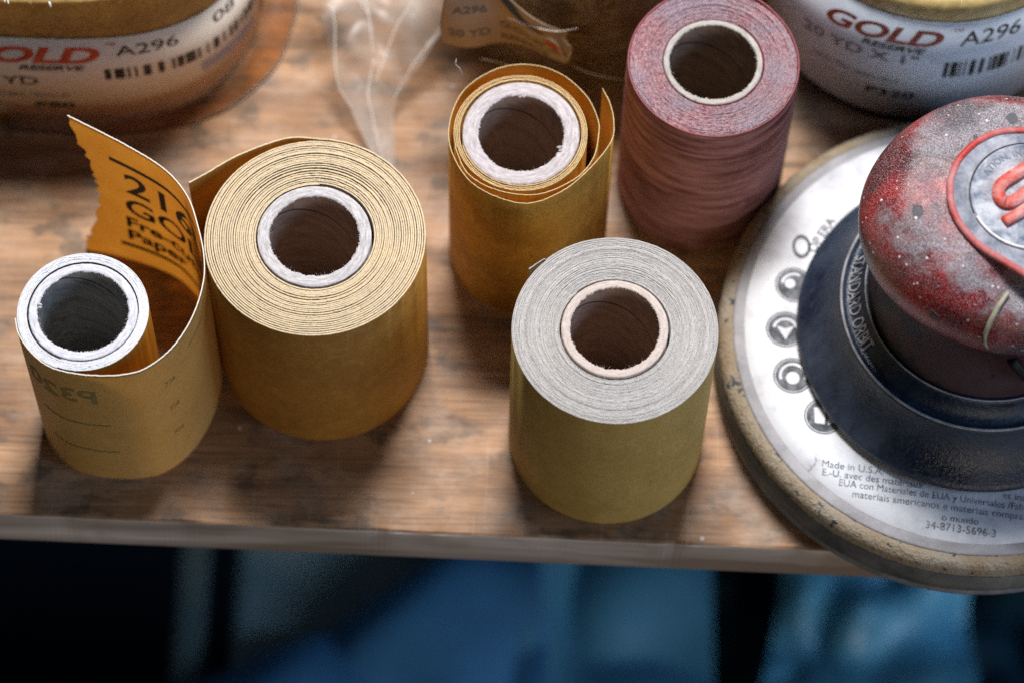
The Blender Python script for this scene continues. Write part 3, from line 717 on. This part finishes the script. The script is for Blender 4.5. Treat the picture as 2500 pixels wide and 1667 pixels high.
V, F = lathe([(75.3, 13.1), (75.2, 14.6), (74.7, 16.2), (73.7, 17.5), (72.6, 18.1), (71.6, 18.3), (70.9, 18.1), (70.6, 17.4)], 420, jit); obj('foam_rim', V, F, foam, T)
V, F = lathe([(70.7, 17.4), (70.9, 18.2), (70.2, 18.5), (67.4, 18.7), (66.0, 18.5)], 300); obj('vinyl_ring', V, F, ringm, T)
g = G('white_pad_label')
a = g.noise(50, 5, .65); f = g.noise(700, 4, .7)
c = g.mix(g.ramp(a, .46, .66, 0, .75), (0.70, 0.72, 0.78), (0.40, 0.40, 0.45))
c = g.mix(g.ramp(f, .62, .72, 0, .35), c, (0.35, 0.36, 0.4))
c = g.mix(g.ramp(g.noise(95, 5, .7, None, .5), .655, .69, 0, .75), c, (0.16, 0.18, 0.20))
lblmat = g.out(c, .5, .4, g.bump(f, .0002, .5))
V, F = lathe([(67.6, 18.6), (67.45, 19.0), (60, 19.05), (48, 19.05), (10, 19.05)], 300); disc = obj('pad_label', V, F, lblmat, T)
ZL = 19.05+.08
def flat(x0, y0, ang=0.0, z=ZL):
    a = math.radians(ang); return lambda x, y: np.stack([x0-SX+x*math.cos(a)-y*math.sin(a), y0-SY+x*math.sin(a)+y*math.cos(a), np.full(len(x), z)], 1)
pr = dusty('worn_print', (0.025, 0.05, 0.06), (0.5, 0.5, 0.54), .75, .6, 330, 1200)
icn = dusty('worn_icon_print', (0.05, 0.06, 0.07), (0.42, 0.43, 0.48), .5, .75, 260, 1500)
A_ = -6.8
for (s_, x0, y0, sz, w_) in (('Made in U.S.A.', 91.1, -12.5, 3.1, 18.0), ('E.-U. avec des matériaux', 91.1, -15.2, 3.1, 29.5), ('et interna', 143.5, -21.0, 3.1, 12.0),
                             ('EUA con Materiales de EUA y Universales /Fabricado', 95.9, -18.4, 3.1, 61.0), ('materiais americanos e materiais comprados', 99.7, -21.9, 3.1, 54.0),
                             ('o mundo', 125.4, -28.4, 3.0, 10.7), ('34-8713-5696-3', 120.7, -31.0, 3.4, 20.3)):
    lettering(disc, s_, sz, flat(x0, y0, A_), pr, fit=w_)
def circ(x, y, r, n=28, z=ZL): return [(x-SX+r*math.cos(2*math.pi*k/n), y-SY+r*math.sin(2*math.pi*k/n), z) for k in range(n)]
def poly_part(parent, name, polys, mat):
    V, F = [], []
    for p in polys: F.append(tuple(range(len(V), len(V)+len(p)))); V += p
    return obj(name, V, F, mat, parent, smooth=False)
def annulus(x, y, r0, r1, z=ZL, n=28, a0=0, a1=360, ky=1.0):
    ps = []
    for k in range(n):
        a, b = math.radians(a0+(a1-a0)*k/n), math.radians(a0+(a1-a0)*(k+1)/n)
        ps.append([(x-SX+r*math.cos(t_), y-SY+ky*r*math.sin(t_), z) for r, t_ in ((r0, a), (r1, a), (r1, b), (r0, b))])
    return ps
wp = lblmat
for i, (x, y) in enumerate([(83.8, 46.4), (81.0, 31.5), (83.0, 16.5), (91.9, 3.6)]):
    poly_part(disc, 'safety_icon', [circ(x, y, 5.1)]+annulus(x, y, 5.4, 5.8), icn)
    zz_ = ZL+.08
    if i == 0: pl = [circ(x-1.2, y+.4, 1.6, 14, zz_)]+annulus(x, y, 3.2, 4.0, zz_, 12, 60, 170)
    elif i == 1: pl = [[(x-SX-2.6, y-SY+1.2, zz_), (x-SX, y-SY-3.4, zz_), (x-SX+2.6, y-SY+1.2, zz_), (x-SX, y-SY+.2, zz_)]]+annulus(x, y, 3.0, 3.8, zz_, 14, 10, 170)
    elif i == 2: pl = [circ(x, y-.8, 2.0, 18, zz_)]+annulus(x, y, 3.3, 4.1, zz_, 16, -20, 200)
    else: pl = [[(x-SX-2.6, y-SY-2.2, zz_), (x-SX+.2, y-SY-2.6, zz_), (x-SX+.6, y-SY+2.4, zz_), (x-SX-2.8, y-SY+2.8, zz_)], [(x-SX+1.2, y-SY-2.9, zz_), (x-SX+3.6, y-SY-1.6, zz_), (x-SX+3.0, y-SY+1.0, zz_), (x-SX+1.4, y-SY+1.6, zz_)]]
    poly_part(disc, 'icon_picture', pl, wp)
poly_part(disc, 'printed_letter', annulus(86.2, 59.4, 1.9, 2.8, ky=1.45), icn)
for (s_, x0, y0, an, sz) in (('OP', 90.2, 57.2, 62, 4.0), ('ERA', 93.0, 62.5, 58, 4.0)): lettering(disc, s_, sz, flat(x0, y0, an), icn, bold=.02)
def arc_text(parent, s_, r, a0, z, sz, mat, inward=False, zoff=0, **kw):
    V, F = text_geo(s_, sz, **kw); th = math.radians(a0)+V[:, 0]/r
    rr = r-V[:, 1] if True else r
    P = np.stack([rr*np.cos(th), rr*np.sin(th), np.full(len(V), z)+0*rr], 1)
    return P, F
P, F = arc_text(disc, 'MADE IN USA  HOOK AND LOOP PAD  CLEAN SANDING', 69.9, 225, 18.85, 3.0, ringm, wide=1.3)
# rubber skirt
skirt = dusty('navy_rubber_skirt', (0.0015, 0.008, 0.024), (0.07, 0.10, 0.155), .36, .24, 42, 700, .5, None, .0005)
V, F = lathe([(46, 20.2), (51.6, 20.6), (52.4, 21.6), (52.2, 22.8), (51.2, 23.8), (49.8, 24.8), (47.5, 27.0), (45.2, 29.8), (43.2, 33.2), (42.0, 36.6), (41.6, 38.2), (41.5, 39.2), (41.0, 39.7), (40.3, 39.5), (39.8, 38.9), (38.4, 39.0), (36.6, 40.6), (35.6, 43.0), (35.2, 44.4), (34.9, 45.4), (34.2, 45.6), (33.4, 45.0)], 260)
sk = obj('rubber_skirt', V, F, skirt, T)
rim = dusty('dusty_ridge', (0.20, 0.21, 0.24), (0.50, 0.50, 0.55), .7, .6, 150, 1500)
for (r_, z_, w_, nm) in ((41.0, 39.65, .42, 'raised_ridge'), (34.6, 45.6, .28, 'raised_ridge')):
    th = np.linspace(0, 2*np.pi, 200, endpoint=False); tv, tf = tube(np.stack([r_*np.cos(th), r_*np.sin(th), np.full(200, z_)], 1), w_, 8, True); obj(nm, tv, tf, rim, sk)
# raised letters between the ridges, reading down the left side
V, F = text_geo('STANDARD ORBIT', 4.6, bold=.006, step=1.0, wide=.86)
r_mid = 39.2; th = math.radians(158.5)+V[:, 0]*.95/37.3; rr = r_mid-.35-V[:, 1]*.95
zz_ = np.interp(rr, [35.6, 36.6, 38.4, 39.8], [43.2, 40.8, 39.25, 39.2])+.30
obj('raised_lettering', np.stack([rr*np.cos(th), rr*np.sin(th), zz_], 1), F, rim, sk, smooth=False)
# red neck and head
def red_paint(name, amount, scale=55):
    g = G(name)
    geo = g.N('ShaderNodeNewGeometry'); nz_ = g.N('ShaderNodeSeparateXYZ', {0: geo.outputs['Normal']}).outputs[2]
    a = g.noise(scale, 6, .66, None, .35); f = g.noise(2500, 3, .85); f2 = g.noise(3600, 2, .8)
    red = g.mix(g.ramp(g.noise(28, 4, .6), .35, .62), (0.17, 0.012, 0.014), (0.50, 0.015, 0.012))
    red = g.mix(g.ramp(g.noise(24, 4, .6), .44, .60), (0.055, 0.004, 0.007), (0.36, 0.005, 0.006))
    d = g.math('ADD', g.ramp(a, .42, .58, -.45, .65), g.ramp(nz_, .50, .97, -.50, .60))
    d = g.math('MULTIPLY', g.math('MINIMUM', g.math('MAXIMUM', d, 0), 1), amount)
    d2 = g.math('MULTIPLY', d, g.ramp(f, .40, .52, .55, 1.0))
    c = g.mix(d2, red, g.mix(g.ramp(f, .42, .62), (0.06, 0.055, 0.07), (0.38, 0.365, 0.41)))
    dk = g.noise(30, 5, .6, g.scaled((1.0, 1.0, 1.4)), .3)  # dark wear patches, strengthened to stand in for shade on the head
    c = g.mix(g.ramp(dk, .53, .62, 0, .80), c, (0.035, 0.036, 0.048))
    c = g.mix(g.ramp(f2, .57, .63, 0, .8), c, (0.62, 0.58, 0.62))
    v = g.N('ShaderNodeTexVoronoi', {'Vector': g.scaled((150, 105, 120), rot=(0, 0, .5)), 'Scale': 1.0, 'Randomness': 1.0})
    pick = g.N('ShaderNodeSeparateColor', {0: v.outputs['Color']}).outputs[0]
    dist = g.math('ADD', v.outputs['Distance'], g.math('MULTIPLY', g.math('SUBTRACT', g.noise(500, 3), .5), .25))
    chip = g.math('MULTIPLY', g.ramp(dist, .20, .25, 1, 0), g.ramp(pick, .66, .68))
    c = g.mix(g.math('MULTIPLY', chip, .85), c, (0.05, 0.06, 0.075))
    v2 = g.N('ShaderNodeTexVoronoi', {'Vector': g.co(), 'Scale': 420.0}); p2 = g.N('ShaderNodeSeparateColor', {0: v2.outputs['Color']}).outputs[1]
    dot = g.math('MULTIPLY', g.ramp(v2.outputs['Distance'], .12, .2, 1, 0), g.ramp(p2, .72, .74))
    c = g.mix(g.math('MULTIPLY', dot, .8), c, (0.85, 0.82, 0.86))
    h = g.math('SUBTRACT', g.math('ADD', g.math('MULTIPLY', f, .4), g.math('MULTIPLY', dot, .8)), g.math('MULTIPLY', chip, 1.2))
    return g.out(c, g.ramp(d, .0, .6, .24, .75), .6, g.bump(h, .0004, .6))
paint = red_paint('dusty_red_paint', .95); neckp = dusty('shaded_red_neck', (0.035, 0.004, 0.006), (0.07, 0.06, 0.075), .5, .4, 38, 1500, .4, ((0.008, 0.010, 0.016), 60, .53), .0006)  # neck colour is near black: shade below the head is mixed in
V, F = lathe([(33.8, 44.0), (33.3, 47.0), (32.4, 52.0), (31.4, 58.0), (31.0, 64.0), (31.6, 70.0), (32.4, 74.0)], 200); neck = obj('neck', V, F, neckp, T)
HX, HY = -.5, 1.0       # head centre relative to the pad axis
angs = np.radians([-176, 169, 160, 142, 124, 110, 94, 78, 60, 20, -20, -60, -83, -106, -119, -135, -152, -168])
rads = np.array([39.9, 40.6, 40.0, 39.2, 39.5, 40.1, 40.4, 39.8, 40, 41, 41, 39, 36.8, 36.0, 36.0, 36.3, 38.0, 38.6])
k = np.argsort(angs); aa = np.r_[angs[k]-2*np.pi, angs[k], angs[k]+2*np.pi]; rr3 = np.tile(rads[k], 3)
hp = [(.78, 70.5), (.90, 72.5), (.965, 75.5), (1.0, 80.0), (1.005, 84.0), (.985, 88.0), (.935, 92.2), (.86, 95.6), (.76, 98.2), (.66, 99.6), (.55, 100.2), (.50, 100.2), (.25, 100.0), (.02, 100.0)]
n = 220; th = np.linspace(-np.pi, np.pi, n, endpoint=False); rt = np.interp(th, aa, rr3); rt = np.real(np.fft.ifft(np.fft.fft(rt)*(np.abs(np.fft.fftfreq(n)*n) < 5)))
hp = catmull(hp, 4)
A = np.zeros((n, len(hp), 3))
for j, (kk, z) in enumerate(hp):
    ex = np.interp(z, [70, 84, 100], [0, 0, 0])
    A[:, j, 0] = HX+rt*kk*np.cos(th)+.0; A[:, j, 1] = HY+rt*kk*np.sin(th); A[:, j, 2] = z-.0
V = A.reshape(-1, 3)
# shallow hollow at the lower right of the head, below the badge
dd = np.exp(-(((V[:, 0]-8)/16)**2+((V[:, 1]+24)/7)**2)); V[:, 2] -= 5.5*dd*(V[:, 2] > 86)
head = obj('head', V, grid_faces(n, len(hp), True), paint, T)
bp = np.array([(119.2, 36.9), (121.6, 43.6), (125.8, 48.8), (130, 51.8), (134.2, 53.5), (140.5, 54.0), (148, 53.0), (156, 49.0), (162, 42.0), (166, 32), (168, 20), (166, 9), (160, 2.5), (152, 1.5), (145.5, 4.2), (138.5, 9.3), (132.5, 13.4), (126.6, 17.6), (121.6, 24.0), (119.4, 30.2), (119.2, 36.9)])-np.array([SX, SY])
Q, _ = resample(catmull(bp, 8), .6); Q = Q[:-1]
badge_red = dusty('badge_red_rim', (0.42, 0.020, 0.014), (0.55, 0.40, 0.42), .6, .45, 70, 1500)
tv, tf = tube(np.c_[Q, np.full(len(Q), 101.0)], 1.05, 10, True)
bd = obj('badge', *tube(np.c_[Q, np.full(len(Q), 101.0)], 1.05, 10, True), badge_red, head)
blue_grey = dusty('dusty_badge_plate', (0.08, 0.10, 0.15), (0.50, 0.51, 0.58), .8, .5, 110, 1300, .45)
cen = Q.mean(0); rings = [Q*0+cen+(Q-cen)*s_ for s_ in (1.0, .985, .95, .5, .02)]; zr = [100.4, 101.2, 101.3, 101.35, 101.35]
V = np.concatenate([np.c_[r_, np.full(len(Q), z_)] for r_, z_ in zip(rings, zr)]); m = len(Q)
F = [(a*m+i, a*m+(i+1) % m, (a+1)*m+(i+1) % m, (a+1)*m+i) for a in range(4) for i in range(m)]
obj('badge_plate', V, F, blue_grey, head)
white_d = dusty('dusty_white_badge', (0.50, 0.52, 0.58), (0.08, 0.11, 0.17), 1.0, .55, 140, 1500)
bx, by = 141.0-SX, 33.2-SY
V, F = lathe([(16.4, 101.2), (16.2, 101.9), (15.6, 102.0), (15.2, 101.7), (.1, 101.75)], 120); V[:, 0] += bx; V[:, 1] += by; obj('badge_disc', V, F, white_d, head)
th = np.linspace(math.radians(60), math.radians(200), 70); obj('badge_line', *tube(np.stack([bx+16.6*np.cos(th), by+16.6*np.sin(th), np.full(70, 101.6)], 1), .18, 6), m_plain('dark_line', (0.03, 0.035, 0.05)), head)
th = np.linspace(math.radians(205), math.radians(320), 70); obj('badge_line', *tube(np.stack([bx+16.3*np.cos(th), by+16.3*np.sin(th), np.full(70, 101.7)], 1), .42, 6), m_plain('white_line', (0.78, 0.78, 0.82)), head)
logo_red = dusty('logo_red', (0.50, 0.05, 0.03), (0.66, 0.50, 0.50), .65, .5, 120, 1400)
def slab(parent, name, pts, z0, z1, mat):
    pts = list(pts); n = len(pts); V = [(x-SX, y-SY, z0) for x, y in pts]+[(x-SX, y-SY, z1) for x, y in pts]
    return obj(name, V, [tuple(range(n, 2*n)), tuple(range(n))[::-1]]+[(i, (i+1) % n, n+(i+1) % n, n+i) for i in range(n)], mat, parent, smooth=False)
def stroke(path, wd, name, z0=101.6, z1=102.9):
    wd *= 1.35
    Qs = catmull(path, 6); Nn = normals(Qs); L_ = Qs+Nn*wd/2; R_ = Qs-Nn*wd/2; V = np.vstack([np.c_[L_-[SX, SY], np.full(len(Qs), z0)], np.c_[L_-[SX, SY], np.full(len(Qs), z1)], np.c_[R_-[SX, SY], np.full(len(Qs), z1)], np.c_[R_-[SX, SY], np.full(len(Qs), z0)]])
    m = len(Qs); F = [(a*m+i, a*m+i+1, (a+1)*m+i+1, (a+1)*m+i) for a in range(3) for i in range(m-1)]+[(0, m, 2*m, 3*m), (m-1, 4*m-1, 3*m-1, 2*m-1)]
    obj(name, V, F, logo_red, head)
stroke([(144, 44.5), (138, 40), (133.2, 36.2), (132.2, 33.0), (133.8, 30.6), (137, 31.5), (141.5, 35.5), (146, 39)], 2.6, 'raised_logo')
stroke([(133.4, 24.6), (138, 27.6), (143.5, 32)], 2.2, 'raised_logo')
stroke([(150, 26), (147, 22), (151, 18), (156, 24)], 2.4, 'raised_logo')
P, F = (lambda V, F: (np.stack([bx+(13.7-V[:, 1])*0+(12.6+V[:, 1])*np.cos(math.radians(152)-V[:, 0]/13.4), by+(12.6+V[:, 1])*np.sin(math.radians(152)-V[:, 0]/13.4), np.full(len(V), 101.86)], 1), F))(*text_geo('ATION, INC.', 2.8, bold=.01, step=.8))
obj('badge_lettering', P, F, m_plain('badge_grey_ink', (0.16, 0.18, 0.24)), head, smooth=False)
# dried drip and throttle slot on the lower side of the head
dr = catmull([(133.0-SX+.0, 4.0-SY, 92.5), (131.0-SX, -1.0-SY, 90.5), (129.2-SX, -3.6-SY, 86.5), (129.4-SX, -4.4-SY, 82.5), (130.4-SX, -4.2-SY, 79)], 6) if False else None
dp = np.array([(134.6, 6.0, 96.2), (132.2, 2.6, 95.2), (130.3, -.5, 92.2), (129.2, -2.6, 88.0), (129.6, -3.4, 84.0), (130.8, -3.6, 81.0)])-np.array([SX, SY, 0])
obj('dried_drip', *tube(dp, [.55, .7, .75, .7, .5, .3], 8), m_plain('dried_glue', (0.34, 0.33, 0.24), .5), head)
V, F = box_geo(6.5, 9.2, -36.0, -30, 56, 58); 
slot = obj('exhaust_slot', np.array(tube([(3.5, -31.6, 66), (6.5, -31.6, 60), (10.5, -31.2, 53)], 1.5, 10)[0]), tube([(3.5, -31.6, 66), (6.5, -31.6, 60), (10.5, -31.2, 53)], 1.5, 10)[1], m_plain('black_slot', (0.004, 0.004, 0.006)), neck)

# ---------------------------------------------------------------- what shows below the shelf
V, F = box_geo(-3000, 3000, -3000, 3000, -720, -700)
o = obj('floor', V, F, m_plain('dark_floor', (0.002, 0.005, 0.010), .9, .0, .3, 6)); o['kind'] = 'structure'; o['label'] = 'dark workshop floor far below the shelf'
def bevel_box(name, x0, x1, y0, y1, z0, z1, mat, bev=4):
    V, F = box_geo(x0, x1, y0, y1, z0, z1); bm = bmesh.new(); vs = [bm.verts.new(v) for v in V]
    for f in F: bm.faces.new([vs[i] for i in f])
    bmesh.ops.recalc_face_normals(bm, faces=bm.faces[:])
    bmesh.ops.bevel(bm, geom=bm.edges[:], offset=bev, segments=2, affect='EDGES', profile=.5)
    bm.verts.index_update(); V = [v.co[:] for v in bm.verts]; F = [tuple(v.index for v in f.verts) for f in bm.faces]; bm.free()
    return obj(name, V, F, mat, smooth=False)
o = bevel_box('metal_post', -139, -127, 0, 180, -420, -402, m_plain('dull_grey_metal', (0.20, 0.28, 0.28), .7, .1, .2, 30), 3)
single(o, 'narrow upright grey rail out of focus below the shelf, left of the grey panel', 'metal rail')
g = G('grey_teal_panel'); 
pan = g.out(g.mix(g.ramp(g.noise(9, 3), .35, .65), (0.26, 0.46, 0.52), (0.50, 0.62, 0.60)), .7, .1)
o = bevel_box('storage_panel', -115, 86, 20, 260, -424, -408, pan, 5)
single(o, 'flat grey teal panel out of focus below the shelf', 'panel')
def cloth(name, bound, z, amp, mat, label, cat, seed, sc_=.02, n1=110, n2=80):
    (a, b), (c, d) = bound                 # far edge a->b, near edge c->d
    uu, vv = np.meshgrid(np.linspace(0, 1, n1), np.linspace(0, 1, n2), indexing='ij'); u, v = uu.ravel()[:, None], vv.ravel()[:, None]
    P = ((1-v)*((1-u)*np.array(a)+u*np.array(b))+v*((1-u)*np.array(c)+u*np.array(d)))
    P = np.c_[P, np.full(len(P), z)]
    P[:, 2] += amp*(vn(P, sc_, seed)+1.3*np.abs(vn(P, sc_*1.9, seed+1)))-amp*1.5*np.exp(-vv.ravel()*9)
    P[:, :2] += np.c_[vn(P, sc_, seed+2), vn(P, sc_, seed+3)]*amp*.25
    Q = P.copy(); Q[:, 2] -= 3; o2 = len(P)
    F = [f[::-1] for f in grid_faces(n1, n2)]+grid_faces(n1, n2, off=o2)
    for i in range(n1-1):
        for j in (0, n2-1): a_, b_ = i*n2+j, (i+1)*n2+j; F.append((a_, b_, b_+o2, a_+o2))
    for j in range(n2-1):
        for i in (0, n1-1): a_ = i*n2+j; F.append((a_, a_+1, a_+1+o2, a_+o2))
    return single(obj(name, np.vstack([P, Q]), F, mat), label, cat)
blue_c = m_plain('blue_cloth_fabric', (0.07, 0.27, 0.55), .6, .35, .35, 12, .001)
cloth('blue_cloth', (((-128, 60), (14, 136)), ((-120, -60), (24, -60))), -382, 13, blue_c, 'folded blue cloth out of focus below the shelf centre', 'cloth', 51, .014)
cloth('blue_sack', (((2, 158), (88, 150)), ((14, -60), (86, -60))), -386, 12, m_plain('teal_sack_plastic', (0.09, 0.32, 0.50), .4, .6, .3, 12, .001), 'teal blue sack out of focus beneath the grey topped roll', 'sack', 61, .013)
film_b = m_plain('bright_blue_plastic', (0.12, 0.42, 0.62), .35, .6, .4, 12, .002)
cloth('blue_plastic_bag', (((126, 158), (196, 150)), ((92, 20), (196, 10))), -392, 13, film_b, 'bright blue plastic bag out of focus below the sander', 'plastic bag', 71, .022)
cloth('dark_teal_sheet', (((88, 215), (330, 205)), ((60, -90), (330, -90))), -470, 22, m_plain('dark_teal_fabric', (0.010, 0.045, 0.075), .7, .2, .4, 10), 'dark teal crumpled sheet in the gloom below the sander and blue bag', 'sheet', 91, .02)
